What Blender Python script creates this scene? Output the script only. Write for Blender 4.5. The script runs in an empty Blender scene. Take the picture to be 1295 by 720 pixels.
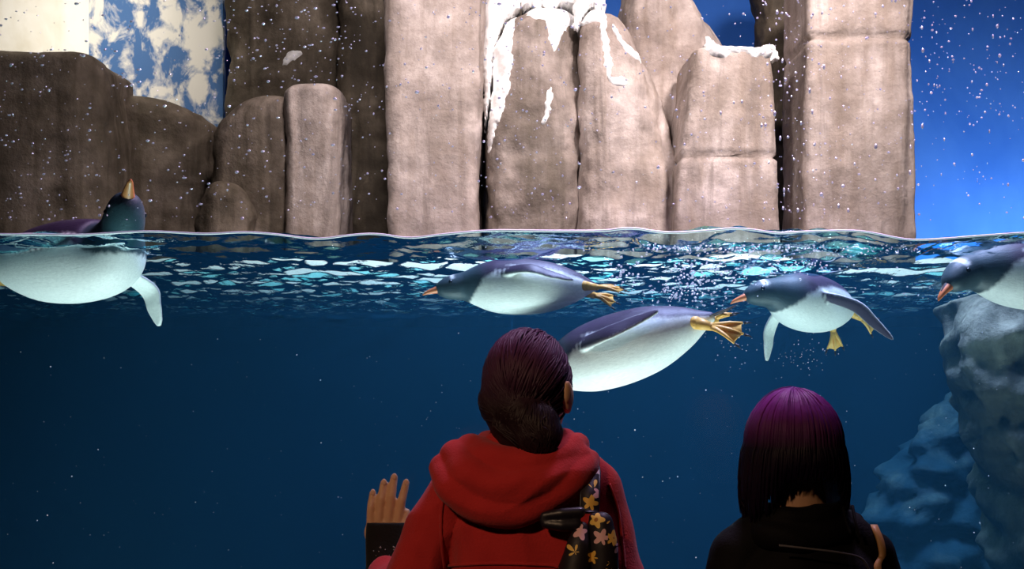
import bpy, bmesh, math, random
import numpy as np
from mathutils import Vector, Matrix, noise, kdtree
R = math.radians
random.seed(7)
scene = bpy.context.scene
col = scene.collection

# ---------------------------------------------------------------- camera
ZC, FPX, HOR = 1.50, 1295 * 35 / 36, 490.0
cam = bpy.data.cameras.new('camera'); camo = bpy.data.objects.new('camera', cam); col.objects.link(camo)
cam.lens = 35; cam.sensor_width = 36; cam.shift_y = (HOR - 360) / 1295
cam.clip_start = 0.02
camo.location = (0, 0, ZC); camo.rotation_euler = (R(90), 0, 0)
scene.camera = camo
def at(px, py, Y):
    return Vector(((px - 647.5) * Y / FPX, Y, ZC - (py - HOR) * Y / FPX))

# ---------------------------------------------------------------- world, exposure, large lights
w = bpy.data.worlds.new('world'); scene.world = w; w.use_nodes = True
w.node_tree.nodes['Background'].inputs[0].default_value = (0.02, 0.03, 0.05, 1)
w.node_tree.nodes['Background'].inputs[1].default_value = 0.15
scene.view_settings.view_transform = 'Standard'; scene.view_settings.look = 'None'
scene.view_settings.exposure = 0.0; scene.view_settings.gamma = 1.0
scene.view_settings.use_curve_mapping = False

def area(name, loc, target, size, power, color, size_y=None, spread=180):
    l = bpy.data.lights.new(name, 'AREA'); l.energy = power; l.color = color; l.size = size; l.spread = R(spread)
    if size_y: l.shape = 'RECTANGLE'; l.size_y = size_y
    o = bpy.data.objects.new(name, l); col.objects.link(o); o.location = loc
    o.rotation_euler = (Vector(target) - Vector(loc)).to_track_quat('-Z', 'Y').to_euler()
    return o
def spot(name, loc, target, power, color, angle=60, blend=.6, size=.08):
    l = bpy.data.lights.new(name, 'SPOT'); l.energy = power; l.color = color; l.spot_size = R(angle); l.spot_blend = blend
    l.shadow_soft_size = size
    o = bpy.data.objects.new(name, l); col.objects.link(o); o.location = loc
    o.rotation_euler = (Vector(target) - Vector(loc)).to_track_quat('-Z', 'Y').to_euler()
    return o
GF, GB = 2.25, 2.31                  # front and back face of the acrylic window
ZS = at(0, 295, GB).z                # water level
LAMPS = [  # (location, target)  ceiling lamps over the exhibit
    ((1.6, 3.5, 4.55), (0.9, 5.2, 2.7)),
    ((-0.4, 3.3, 4.55), (-0.2, 5.2, 2.8)),
    ((-2.7, 5.5, 4.55), (-3.0, 6.8, 3.4)),
    ((3.5, 6.1, 2.02), (3.5, 7.0, 2.75)),
]
area('rock_light', *LAMPS[0], .5, 70, (1.0, .86, .85), spread=120)
area('rock_light', *LAMPS[1], .5, 38, (1.0, .86, .85), spread=120)
area('rock_light', *LAMPS[2], .5, 20, (1.0, .92, .80), spread=120)
area('wall_light', *LAMPS[3], 1.4, 40, (.85, .9, 1.0), .1, spread=170)
POOL = ((0.9, 3.0, 4.5), (0.7, 2.9, 1.8))
area('pool_light', *POOL, 1.2, 115, (.86, .62, 1.0), .6, spread=100)
UW = [((-1.0, 2.48, -.1), (-1.05, 2.62, 1.8)), ((0.15, 2.48, -.1), (0.15, 2.65, 1.8)), ((1.25, 2.48, -.1), (1.0, 2.75, 1.8))]  # unseen fill lights added under water to brighten the penguins from below
for (a, b), e in zip(UW, (10.5, 10.5, 9)):
    area('underwater_fill', a, b, .95, e, (1.0, .84, .74), .08, spread=60)
GAL = [((-1.4, -.4, 3.05), (-.12, 2.0, 1.22))]
spot('gallery_light', *GAL[0], 150, (1.0, .64, .38), 36, 1.0, .10)

# ---------------------------------------------------------------- helpers
def link(o, parent=None):
    col.objects.link(o)
    if parent: o.parent = parent
    return o
def mesh_obj(name, me, mat=None, parent=None, smooth=True):
    if mat:
        me.materials.clear(); me.materials.append(mat)
    if smooth: me.polygons.foreach_set('use_smooth', [True] * len(me.polygons))
    o = bpy.data.objects.new(name, me)
    return link(o, parent)
def bm_obj(name, bm, mat=None, parent=None, smooth=True):
    me = bpy.data.meshes.new(name); bm.normal_update(); bm.to_mesh(me); bm.free()
    return mesh_obj(name, me, mat, parent, smooth)
def tag(o, label=None, cat=None, group=None, kind=None):
    if label: o['label'] = label
    if cat: o['category'] = cat
    if group: o['group'] = group
    if kind: o['kind'] = kind
    return o
def empty(name, loc, rot=(0, 0, 0)):
    o = bpy.data.objects.new(name, None); o.location = loc; o.rotation_euler = rot; o.empty_display_size = .1
    return link(o)
def bx(bm, x0, x1, y0, y1, z0, z1):
    v = [bm.verts.new(p) for p in ((x0,y0,z0),(x1,y0,z0),(x1,y1,z0),(x0,y1,z0),(x0,y0,z1),(x1,y0,z1),(x1,y1,z1),(x0,y1,z1))]
    for f in ((3,2,1,0),(4,5,6,7),(0,1,5,4),(1,2,6,5),(2,3,7,6),(3,0,4,7)): bm.faces.new([v[i] for i in f])
def box(name, b, mat, kind='structure', parent=None):
    bm = bmesh.new(); bx(bm, *b)
    o = bm_obj(name, bm, mat, parent, False)
    if kind: o['kind'] = kind
    return o
_US = {}
def unit_sphere(seg, rings):
    if (seg, rings) not in _US:
        vs = [(0, 0, 1)]
        for i in range(1, rings):
            a = math.pi * i / rings
            vs += [(math.sin(a) * math.cos(2*math.pi*k/seg), math.sin(a) * math.sin(2*math.pi*k/seg), math.cos(a)) for k in range(seg)]
        vs.append((0, 0, -1)); n = len(vs); fs = []
        for k in range(seg):
            fs.append((0, 1 + k, 1 + (k+1) % seg)); b = 1 + (rings - 2) * seg; fs.append((b + k, n - 1, b + (k+1) % seg))
            for i in range(rings - 2):
                b = 1 + i * seg; fs.append((b + k, b + seg + k, b + seg + (k+1) % seg, b + (k+1) % seg))
        _US[(seg, rings)] = ([Vector(v) for v in vs], fs)
    return _US[(seg, rings)]
def sphere(bm, c, r, rot=None, seg=20, rings=12):
    r = Vector((r, r, r)) if not hasattr(r, '__len__') else Vector(r)
    M = Matrix.Translation(c) @ (rot.to_4x4() if rot else Matrix.Identity(4)) @ Matrix.Diagonal((*r, 1))
    vs, fs = unit_sphere(seg, rings); v = [bm.verts.new(M @ p) for p in vs]
    for f in fs: bm.faces.new([v[i] for i in f])
def cone(bm, p0, p1, r0, r1, seg=20, caps=True):
    p0, p1 = Vector(p0), Vector(p1); d = p1 - p0
    if d.length > 1e-6:
        q = d.to_track_quat('Z', 'Y'); u, w_ = q @ Vector((1, 0, 0)), q @ Vector((0, 1, 0))
        e = [(math.cos(2*math.pi*k/seg), math.sin(2*math.pi*k/seg)) for k in range(seg)]
        a = [bm.verts.new(p0 + u * (r0 * c) + w_ * (r0 * s)) for c, s in e]; b = [bm.verts.new(p1 + u * (r1 * c) + w_ * (r1 * s)) for c, s in e]
        for k in range(seg): bm.faces.new((a[k], a[(k+1) % seg], b[(k+1) % seg], b[k]))
        bm.faces.new(a[::-1]); bm.faces.new(b)
    if caps:
        sphere(bm, p0, r0, seg=seg); sphere(bm, p1, r1, seg=seg)
def chain(bm, pts, seg=20):
    for (p, r), (q, s) in zip(pts[:-1], pts[1:]): cone(bm, p, q, r, s, seg)
def catmull(pts, n=8):
    pts = [np.array(p, float) for p in pts]; out = []
    P = [2 * pts[0] - pts[1]] + pts + [2 * pts[-1] - pts[-2]]
    for i in range(1, len(P) - 2):
        for k in range(n):
            t = k / n
            a, b, c, d = P[i-1], P[i], P[i+1], P[i+2]
            out.append(.5 * ((2*b) + (-a + c)*t + (2*a - 5*b + 4*c - d)*t*t + (-a + 3*b - 3*c + d)*t**3))
    out.append(pts[-1]); return out
def tube(bm, pts, radii, seg=8, flat=1.0, up=(0, 0, 1)):
    rings = []; n = len(pts); pts = [Vector(p) for p in pts]
    for i, p in enumerate(pts):
        t = (pts[min(i+1, n-1)] - pts[max(i-1, 0)]).normalized()
        s = t.cross(Vector(up)); s = s.normalized() if s.length > 1e-4 else Vector((1, 0, 0))
        u = s.cross(t).normalized(); r = radii[i] if hasattr(radii, '__len__') else radii
        rings.append([bm.verts.new(p + s * (r * math.cos(2*math.pi*k/seg)) + u * (r * flat * math.sin(2*math.pi*k/seg))) for k in range(seg)])
    for a, b in zip(rings[:-1], rings[1:]):
        for k in range(seg): bm.faces.new((a[k], a[(k+1) % seg], b[(k+1) % seg], b[k]))
    bm.faces.new(rings[0][::-1]); bm.faces.new(rings[-1])
    return rings
def remeshed(bm, voxel, smooth=4, factor=.5):
    """one continuous skin grown over overlapping forms"""
    me = bpy.data.meshes.new('tmp'); bm.to_mesh(me); bm.free()
    o = bpy.data.objects.new('tmp', me); col.objects.link(o)
    m = o.modifiers.new('r', 'REMESH'); m.mode = 'VOXEL'; m.voxel_size = voxel; m.use_smooth_shade = True
    if smooth:
        s = o.modifiers.new('s', 'SMOOTH'); s.iterations = smooth; s.factor = factor
    out = bpy.data.meshes.new_from_object(o.evaluated_get(bpy.context.evaluated_depsgraph_get()))
    bpy.data.objects.remove(o); bpy.data.meshes.remove(me)
    return out
def displace(me, fn):
    n = len(me.vertices); co = np.empty(n * 3); me.vertices.foreach_get('co', co); co = co.reshape(-1, 3)
    no = np.empty(n * 3); me.vertices.foreach_get('normal', no); no = no.reshape(-1, 3)
    co2 = co + no * fn(co)[:, None]
    me.vertices.foreach_set('co', co2.ravel()); me.update()
def vcolor(me, cols, name='col'):
    a = me.color_attributes.new(name, 'FLOAT_COLOR', 'POINT')
    c = np.ones((len(cols), 4)); c[:, :3] = cols
    a.data.foreach_set('color', c.ravel())

# ---------------------------------------------------------------- materials
class N:
    def __init__(s, name):
        s.m = bpy.data.materials.new(name); s.m.use_nodes = True; s.t = s.m.node_tree; s.t.nodes.clear()
        s.out = s.t.nodes.new('ShaderNodeOutputMaterial')
    def n(s, kind, props=None, **ins):
        nd = s.t.nodes.new('ShaderNode' + kind)
        for k, v in (props or {}).items(): setattr(nd, k, v)
        for k, v in ins.items():
            key = int(k[1:]) if k[0] == 'i' and k[1:].isdigit() else k.replace('_', ' ')
            s.set(nd.inputs[key], v)
        return nd
    def set(s, sock, v):
        if isinstance(v, bpy.types.NodeSocket): s.t.links.new(v, sock)
        elif isinstance(v, bpy.types.Node): s.t.links.new(v.outputs[0], sock)
        else:
            if hasattr(v, '__len__') and len(v) == 3 and sock.type == 'RGBA': v = (*v, 1)
            sock.default_value = v
    def ramp(s, fac, stops, interp='LINEAR'):
        r = s.n('ValToRGB', i0=fac); cr = r.color_ramp; cr.interpolation = interp
        while len(cr.elements) < len(stops): cr.elements.new(.5)
        for e, (p, c) in zip(cr.elements, stops):
            e.position = p; e.color = (*c, 1) if len(c) == 3 else c
        return r
    def coords(s, scale=(1, 1, 1), out='Object', rot=(0, 0, 0)):
        tc = s.n('TexCoord'); mp = s.n('Mapping', Vector=tc.outputs[out]); mp.inputs['Scale'].default_value = scale
        mp.inputs['Rotation'].default_value = rot
        return mp.outputs[0]
    def noise(s, vec, scale, detail=4, rough=.55, dist=0):
        return s.n('TexNoise', Vector=vec, Scale=scale, Detail=detail, Roughness=rough, Distortion=dist).outputs[0]
    def mix(s, fac, a, b, mode='MIX'):
        return s.n('MixRGB', {'blend_type': mode}, i0=fac, i1=a, i2=b).outputs[0]
    def math(s, op, a, b=0.0, clamp=False):
        return s.n('Math', {'operation': op, 'use_clamp': clamp}, i0=a, i1=b).outputs[0]
    def bump(s, h, strength=.3, dist=.01):
        return s.n('Bump', Height=h, Strength=strength, Distance=dist).outputs[0]
    def done(s, sh, vol=None):
        s.t.links.new(sh.outputs[0] if isinstance(sh, bpy.types.Node) else sh, s.out.inputs[0])
        if vol: s.t.links.new(vol.outputs[0], s.out.inputs[1])
        return s.m
    def pbr(s, **ins): return s.done(s.n('BsdfPrincipled', **ins))
def plain(name, c, rough=.6, spec=.3, **k):
    m = N(name); v = m.noise(m.coords(), 30, 3)
    cc = m.mix(m.math('MULTIPLY', v, .35), c, tuple(x * .6 for x in c))
    return m.pbr(Base_Color=cc, Roughness=rough, Specular_IOR_Level=spec, Bump=None) if False else m.pbr(Base_Color=cc, Roughness=rough, Specular_IOR_Level=spec, **k)

def rock_material(name, dark, mid, light, stain):
    m = N(name); c = m.coords()
    n1 = m.noise(c, 2.2, 6, .6, .3); n2 = m.noise(c, 9, 5, .65); n3 = m.noise(m.coords((7, 7, .55)), 1.6, 5, .6, .4)
    n4 = m.noise(c, 45, 4, .7)
    base = m.ramp(n1, [(.3, dark), (.5, mid), (.72, light)])
    base = m.mix(m.ramp(n3, [(.45, (0, 0, 0)), (.72, (.75, .75, .75))]), base, stain)
    base = m.mix(.45, base, m.ramp(n2, [(.3, (.25, .22, .20)), (.7, (.95, .92, .90))]), 'OVERLAY')
    n5 = m.noise(m.coords((1.3, 1.3, .8)), 1.5, 6, .68, .8); n6 = m.noise(m.coords((3.2, 3.2, .28)), 2.4, 6, .7, .6)
    base = m.mix(m.ramp(n5, [(.46, (0, 0, 0)), (.66, (.62, .62, .62))]), base, stain)
    base = m.mix(m.ramp(n6, [(.55, (0, 0, 0)), (.70, (.6, .6, .6))]), base, tuple(x * .6 for x in dark))
    h = m.math('ADD', m.math('MULTIPLY', n2, .7), m.math('MULTIPLY', n4, .3))
    return m.pbr(Base_Color=base, Roughness=.82, Specular_IOR_Level=.25, Normal=m.bump(h, .5, .03))
M_TAN = rock_material('tan_rock', (.25, .205, .18), (.40, .345, .315), (.54, .475, .45), (.20, .155, .12))
M_MID = rock_material('weathered_rock', (.13, .105, .088), (.25, .21, .185), (.42, .365, .335), (.085, .07, .05))
M_DARK = rock_material('shaded_dark_rock', (.045, .037, .027), (.095, .078, .056), (.19, .16, .125), (.035, .029, .02))  # olive-brown rock with the shade of the gaps put into its colour
M_BROWN = rock_material('brown_rock', (.075, .06, .046), (.16, .13, .10), (.27, .225, .19), (.05, .04, .024))
M_HAZE_ROCK = rock_material('pool_rock', (.006, .028, .05), (.010, .036, .06), (.17, .17, .14), (.01, .035, .055))  # water haze put into the colour: blue base close to the pool wall
M_POOLP = rock_material('pale_pool_rock', (.08, .08, .065), (.18, .17, .13), (.50, .46, .35), (.07, .07, .055))
def snow_mat():
    m = N('snow'); c = m.coords(); n = m.noise(c, 14, 5)
    return m.pbr(Base_Color=(.93, .92, .90), Roughness=.7, Normal=m.bump(n, .5, .02))
M_SNOW = snow_mat()
def cloud_mat(name, c1, c2, lo, hi, sc):
    m = N(name); c = m.coords((1, 1, .7)); n = m.noise(c, sc, 7, .62, .35)
    return m.pbr(Base_Color=m.ramp(n, [(lo, c1), (hi, c2)]), Roughness=.75, Specular_IOR_Level=.2)
M_SKY = cloud_mat('blue_mural', (.025, .13, .52), (.05, .19, .62), .4, .7, .9)
M_CLOUD = cloud_mat('cloud_mural', (.05, .12, .28), (.60, .58, .53), .45, .56, 6.5)
M_CREAM = cloud_mat('cream_mural', (.72, .68, .58), (.86, .84, .78), .4, .6, 3)
M_NIGHT = plain('dark_paint', (.012, .013, .016), .7)
M_CARPET = plain('dark_carpet', (.02, .02, .024), .9)
M_TANK = N('pool_paint')
_c = M_TANK.coords()
M_TANK = M_TANK.pbr(Base_Color=M_TANK.ramp(M_TANK.noise(_c, 1.2, 3), [(.3, (.003, .026, .062)), (.7, (.005, .036, .082))]), Roughness=.8, Specular_IOR_Level=.1)
M_STEEL = plain('grey_metal', (.18, .18, .19), .35, .5, Metallic=.8)
M_LENS = plain('lamp_lens', (.8, .85, .85), .2)

def acrylic():
    m = N('acrylic'); fr = m.n('Fresnel', IOR=1.22)
    mx = m.n('MixShader', i0=m.math('MULTIPLY', fr.outputs[0], .6), i1=m.n('BsdfTransparent', Color=(.985, .992, .995)), i2=m.n('BsdfGlossy', Color=(.9, .95, 1), Roughness=.02))
    return m.done(mx)
M_ACRYLIC = acrylic()
def water_material():
    m = N('pool_water'); top = m.n('Attribute', {'attribute_name': 'col'}).outputs['Fac']
    rip = m.noise(m.coords((1, 1, .3)), 34, 3, .55, .3)
    b = m.bump(rip, .35, .012)
    fr = m.n('Fresnel', IOR=1.11, Normal=b)
    gl = m.n('BsdfGlossy', Color=(.75, .93, 1), Roughness=.03, Normal=b)
    surf = m.n('MixShader', i0=fr, i1=m.n('BsdfTransparent', Color=(.62, .96, 1)), i2=gl)
    full = m.n('MixShader', i0=top, i1=m.n('BsdfTransparent', Color=(1, 1, 1)), i2=surf)
    ab = m.n('VolumeAbsorption', Color=(.0, .58, .74), Density=.42)
    sc = m.n('VolumeScatter', Color=(.12, .55, 1.0), Density=.038, Anisotropy=.2)
    return m.done(full, m.n('AddShader', i0=ab, i1=sc))
M_WATER = water_material()
def drop_mat(name, a):
    m = N(name)
    d = m.n('MixShader', i0=.6, i1=m.n('BsdfDiffuse', Color=(.9, .88, .92)), i2=m.n('BsdfTranslucent', Color=(.9, .88, .92)))
    g = m.n('MixShader', i0=.4, i1=d, i2=m.n('BsdfGlossy', Color=(1, 1, 1), Roughness=.1))
    return m.done(m.n('MixShader', i0=a, i1=m.n('BsdfTransparent'), i2=g))
M_DROP = drop_mat('water_drop', .95)
M_BUBBLE = drop_mat('air_bubble', .7)
def rim_glint_mat():
    m = N('rim_glint')
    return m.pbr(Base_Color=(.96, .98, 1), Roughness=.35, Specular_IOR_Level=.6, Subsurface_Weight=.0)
M_EDGE = rim_glint_mat()

# ---------------------------------------------------------------- the building
box('floor', (-4, 4, -3.2, GF - .002, -.1, 0), M_CARPET)
box('ceiling', (-4, 4, -3.2, 2.2, 3.1, 3.2), M_NIGHT)
box('wall_rear', (-4, 4, -3.3, -3.2, 0, 3.2), M_NIGHT)
box('wall_left', (-4.1, -4, -3.2, 2.2, 0, 3.2), M_NIGHT)
box('wall_right', (4, 4.1, -3.2, 2.2, 0, 3.2), M_NIGHT)
box('wall_under_window', (-4, 4, GF - .05, GF - .001, 0, .40), M_NIGHT)
box('wall_over_window', (-4, 4, GF - .05, GF + .06, 3.0, 4.7), M_NIGHT)
TX = 3.3
box('window_1', (-4, 4, GF, GB - .004, .40, 3.0), M_ACRYLIC)
LY = 5.0
box('floor_pool', (-TX - .1, TX + .1, GB, LY + .1, -.35, -.25), M_TANK)
box('wall_pool_back', (-TX - .1, TX + .1, LY, LY + .1, -.25, ZS + .03), M_TANK)
box('wall_pool_left', (-TX - .1, -TX, GB, LY, -.25, ZS + .05), M_TANK)
box('wall_pool_right', (TX, TX + .1, GB, LY, -.25, ZS + .05), M_TANK)
box('wall_pool_front', (-TX, TX, GF, GB - .002, -.25, .398), M_TANK)
box('floor_land', (-4.6, 4.6, LY + .1, 7.1, ZS - .05, ZS + .04), M_BROWN)
box('wall_mural_back', (-4.6, 4.6, 7.0, 7.1, ZS, 4.7), M_SKY)
box('wall_exhibit_left', (-4.7, -4.6, GB, 7.1, -.3, 4.7), M_NIGHT)
box('wall_exhibit_right', (4.6, 4.7, GB, 7.1, -.3, 4.7), M_SKY)
box('ceiling_exhibit', (-4.6, 4.6, GB, 7.1, 4.7, 4.8), M_NIGHT)

def mural(px0, px1, Y, mat, label, y_top=-60, y_bot=330):
    a, b = at(px0, y_bot, Y), at(px1, y_top, Y)
    bm = bmesh.new(); bx(bm, a.x, b.x, Y, Y + .06, ZS + .04, b.z)
    bmesh.ops.bevel(bm, geom=bm.edges[:], offset=.006, segments=2, affect='EDGES')
    tag(bm_obj('mural_panel', bm, mat, None, False), label, 'panel', 'painted panels behind the rocks')
mural(-180, 118, 6.80, M_CREAM, 'cream painted panel above the leftmost rock')
mural(112, 283, 6.66, M_CLOUD, 'blue panel painted with mottled white clouds')

# ---------------------------------------------------------------- rocks
def rock(label, Y, depth, levels, mat, amp=.05, nexp=3.2, dome=.16, seed=0, cracks=(), flute=.02, fine=.35, bottom=None, name='rock', nth=72, dz=.022):
    """a rock grown from horizontal sections; levels = (row, left, right) seen at distance Y, bottom first"""
    lv = []
    for (py, xl, xr) in levels:
        a, b = at(xl, py, Y), at(xr, py, Y); lv.append((a.z, (a.x + b.x) / 2, (b.x - a.x) / 2))
    if bottom is not None and bottom < lv[0][0]: lv.insert(0, (bottom, lv[0][1], lv[0][2]))
    zs = np.array([l[0] for l in lv]); cx = np.array([l[1] for l in lv]); hw = np.array([l[2] for l in lv])
    z0, z1 = zs[0], zs[-1]; n = max(12, int((z1 - z0) / dz))
    rows = [(z, 1.0) for z in np.linspace(z0, z1 - dome, n)]
    for k in range(1, 13):
        a = k / 12 * math.pi / 2; rows.append((z1 - dome + dome * math.sin(a), max(.02, math.cos(a) ** .55)))
    bm = bmesh.new(); rings = []
    off = Vector((seed * 7.3, seed * 3.1, seed * 1.7))
    ccz = [at(0, c, Y).z for c in cracks]
    for z, s in rows:
        c, h = np.interp(z, zs, cx), np.interp(z, zs, hw)
        ring = []
        for k in range(nth):
            th = 2 * math.pi * k / nth; ct, st = math.cos(th), math.sin(th)
            ux, uy = math.copysign(abs(ct) ** (2 / nexp), ct), math.copysign(abs(st) ** (2 / nexp), st)
            p = Vector((c + h * s * ux, Y + depth / 2 + depth / 2 * s * uy, z))
            q = p * 1.0 + off
            d = amp * (noise.fractal(q * 1.7, .9, 2.1, 5) * .9 + fine * noise.noise(q * 9) + fine * .5 * noise.noise(q * 21))
            d += flute * noise.noise(Vector((q.x * 7, q.y * 7, q.z * .8)))
            d -= flute * .9 * max(0, noise.noise(Vector((q.x * 11 + 5, q.y * 11, q.z * .6))) - .25) * 2.5
            for zc in ccz:
                d -= .03 * math.exp(-((z - zc - .02 * noise.noise(q * 4)) / .012) ** 2)
            nrm = Vector((ct / max(h, .05), st / (depth / 2), 0)).normalized()
            p += nrm * d * (.3 + .7 * s) + Vector((0, 0, .5 * amp * noise.noise(q * 3) * (1 if s < 1 else 0)))
            ring.append(bm.verts.new(p))
        rings.append(ring)
    for a, b in zip(rings[:-1], rings[1:]):
        for k in range(nth): bm.faces.new((a[k], a[(k+1) % nth], b[(k+1) % nth], b[k]))
    bm.faces.new(rings[0][::-1]); bm.faces.new(rings[-1])
    o = bm_obj(name, bm, mat)
    return tag(o, label, 'rock', 'artificial rocks behind the pool')
BOT = ZS + .03
K = dict(bottom=BOT)
rock('brown rounded boulder at the far left below the cream panel', 5.35, .7, [(330, -120, 138), (200, -110, 132), (110, -110, 122), (52, -90, 118)], M_BROWN, .035, 4, .10, 1, **K)
rock('low brown rock mound below the cloud panel', 5.75, .6, [(330, 118, 262), (220, 122, 262), (150, 120, 262), (110, 108, 215)], M_BROWN, .05, 2.6, .18, 2, **K)
rock('small grey-brown boulder low between the mound and the arched block', 5.2, .3, [(330, 236, 312), (270, 238, 316), (225, 245, 300)], M_BROWN, .04, 2.2, .12, 3, name='boulder', **K)
rock('arched tan rock block in front of the dark wall', 5.30, .55, [(330, 350, 432), (230, 352, 431), (160, 354, 430), (98, 356, 427)], M_TAN, .020, 4.5, .07, 4, **K)
rock('brown rock bulging left of the arched tan block', 5.42, .5, [(330, 250, 380), (230, 254, 380), (165, 262, 378), (112, 292, 372)], M_BROWN, .035, 2.8, .14, 15, **K)
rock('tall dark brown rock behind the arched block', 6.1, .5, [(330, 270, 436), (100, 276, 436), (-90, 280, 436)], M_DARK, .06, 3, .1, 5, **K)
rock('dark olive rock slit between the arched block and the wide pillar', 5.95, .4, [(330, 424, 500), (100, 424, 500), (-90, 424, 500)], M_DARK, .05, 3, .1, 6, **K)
rock('wide pale tan rock pillar reaching out of the picture left of the ice drip', 5.15, .55, [(330, 489, 607), (200, 489, 606), (60, 484, 612), (-90, 480, 616)], M_TAN, .022, 7, .1, 7, **K)
rock('weathered rock face with an ice drip on its left edge', 5.35, .6, [(330, 608, 732), (150, 612, 732), (60, 622, 734), (2, 648, 738)], M_MID, .04, 3.2, .12, 8, **K)
rock('tall tan rock face right of the long dark crack', 5.28, .6, [(330, 728, 872), (200, 728, 868), (90, 730, 836), (0, 734, 790)], M_TAN, .035, 3.2, .14, 9, **K)
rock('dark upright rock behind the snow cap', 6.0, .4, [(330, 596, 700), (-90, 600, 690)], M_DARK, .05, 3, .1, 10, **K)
rock('sloping rounded rock falling towards the snowy ledge', 5.60, .6, [(330, 780, 985), (150, 782, 960), (70, 784, 930), (20, 786, 898), (-60, 790, 850)], M_TAN, .04, 2.8, .2, 11, **K)
rock('square tan rock block topped by a snowy ledge', 5.12, .55, [(330, 852, 990), (200, 858, 987), (130, 868, 985), (53, 880, 983)], M_TAN, .022, 7, .035, 12, cracks=(196,), **K)
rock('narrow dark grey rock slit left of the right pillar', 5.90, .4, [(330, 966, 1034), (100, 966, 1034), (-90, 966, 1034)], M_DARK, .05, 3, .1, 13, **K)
rock('straight pale rock pillar at the right beside the blue wall', 5.05, .5, [(330, 1016, 1166), (200, 1020, 1165), (60, 1023, 1164), (-90, 1022, 1166)], M_TAN, .018, 9, .1, 14, cracks=(44,), **K)

def slab(name, pts, Y, thick, bevel, mat, parent, label=None):
    """rounded body from an outline, with real thickness"""
    P = catmull([at(x, y, Y) for x, y in pts] + [at(*pts[0], Y)], 4)[:-1]
    cu = bpy.data.curves.new('c', 'CURVE'); cu.dimensions = '2D'; cu.fill_mode = 'BOTH'
    sp = cu.splines.new('POLY'); sp.points.add(len(P) - 1); sp.use_cyclic_u = True
    for q, p in zip(sp.points, P): q.co = (p[0], p[2], 0, 1)
    cu.extrude = thick / 2; cu.bevel_depth = bevel; cu.bevel_resolution = 3
    o = bpy.data.objects.new('c', cu); col.objects.link(o)
    me = bpy.data.meshes.new_from_object(o.evaluated_get(bpy.context.evaluated_depsgraph_get()))
    bpy.data.objects.remove(o)
    me.transform(Matrix.Translation((0, Y, 0)) @ Matrix.Rotation(R(90), 4, 'X'))
    o = mesh_obj(name, me, mat, parent, True)
    if label: o['label'] = label
    return o
rk = {o['label']: o for o in col.objects if o.get('category') == 'rock'}
def rk_find(s): return [o for l, o in rk.items() if s in l][0]
ra, rb, rc = rk_find('weathered'), rk_find('right of the long'), rk_find('snowy ledge')
rc = rk_find('topped by a snowy')
from mathutils.bvhtree import BVHTree
def crust(name, pts, Y, host, thick, seed=0, step=.007):
    """snow lying on the rock face: follows the host's surface, thickest in the middle"""
    poly = np.array([(p[0], p[2]) for p in catmull([at(x, y, Y) for x, y in pts] + [at(*pts[0], Y)], 5)[:-1]])
    bvh = BVHTree.FromObject(host, bpy.context.evaluated_depsgraph_get())
    x0, z0 = poly.min(0) - .03; x1, z1 = poly.max(0) + .03
    nx_, nz_ = int((x1 - x0) / step), int((z1 - z0) / step)
    A_, B_ = poly, np.roll(poly, -1, 0)
    bm = bmesh.new(); grid = {}
    last = Y
    for i in range(nx_):
        for k in range(nz_):
            x, z = x0 + i * step, z0 + k * step
            wx = x + .020 * noise.noise(Vector((x * 14 + seed, z * 14, 1))) + .010 * noise.noise(Vector((x * 45 + seed, z * 45, 3)))
            wz = z + .020 * noise.noise(Vector((x * 14 + seed, z * 14, 7))) + .010 * noise.noise(Vector((x * 45 + seed, z * 45, 9)))
            q = np.array((wx, wz)); d = B_ - A_; t = np.clip(((q - A_) * d).sum(1) / (d * d).sum(1), 0, 1)
            dist = np.sqrt((((A_ + d * t[:, None]) - q) ** 2).sum(1)).min()
            c = (A_[:, 1] > wz) != (B_[:, 1] > wz)
            xi = A_[:, 0] + (wz - A_[:, 1]) / np.where(np.abs(d[:, 1]) < 1e-9, 1e-9, d[:, 1]) * d[:, 0]
            ins = (np.count_nonzero(c & (wx < xi)) % 2) == 1
            sd = dist if ins else -dist
            if sd < -.012: continue
            hit = bvh.ray_cast(Vector((x, 0, z)), Vector((0, 1, 0)))[0]
            y = hit.y if hit else Y + .06
            th = thick * (1 - math.exp(-max(0, sd) / (thick * .9))) + min(0, sd) * 1.2 + (.004 * noise.noise(Vector((x * 30, z * 30, seed))) if sd > 0 else 0)
            grid[i, k] = (bm.verts.new((x, y - th, z)), bm.verts.new((x, y + .02, z)))
    for (i, k), v in grid.items():
        if all(q in grid for q in ((i+1, k), (i, k+1), (i+1, k+1))):
            a, b, c, d = grid[i, k], grid[i+1, k], grid[i+1, k+1], grid[i, k+1]
            bm.faces.new((a[0], b[0], c[0], d[0])); bm.faces.new((d[1], c[1], b[1], a[1]))
    bmesh.ops.delete(bm, geom=[v for v in bm.verts if not v.link_faces], context='VERTS')
    border = [e for e in bm.edges if len(e.link_faces) == 1]; pair = {a: b for a, b in grid.values()}
    for e in border:
        a, b = e.verts
        if a in pair and b in pair: bm.faces.new((b, a, pair[a], pair[b]))
    bmesh.ops.recalc_face_normals(bm, faces=bm.faces[:])
    return bm_obj(name, bm, M_SNOW, host)
rd = rk_find('behind the arched'); re_ = rk_find('upright rock behind the snow')
crust('ice_drip', [(612, -60), (655, -60), (652, 20), (648, 60), (646, 95), (636, 140), (626, 168), (617, 190), (614, 150), (610, 90), (606, 20)], 5.35, ra, .035, 1)
crust('ice_drip', [(693, 114), (698, 113), (698, 130), (690, 155), (684, 156), (689, 134)], 5.35, ra, .018, 2)
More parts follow.
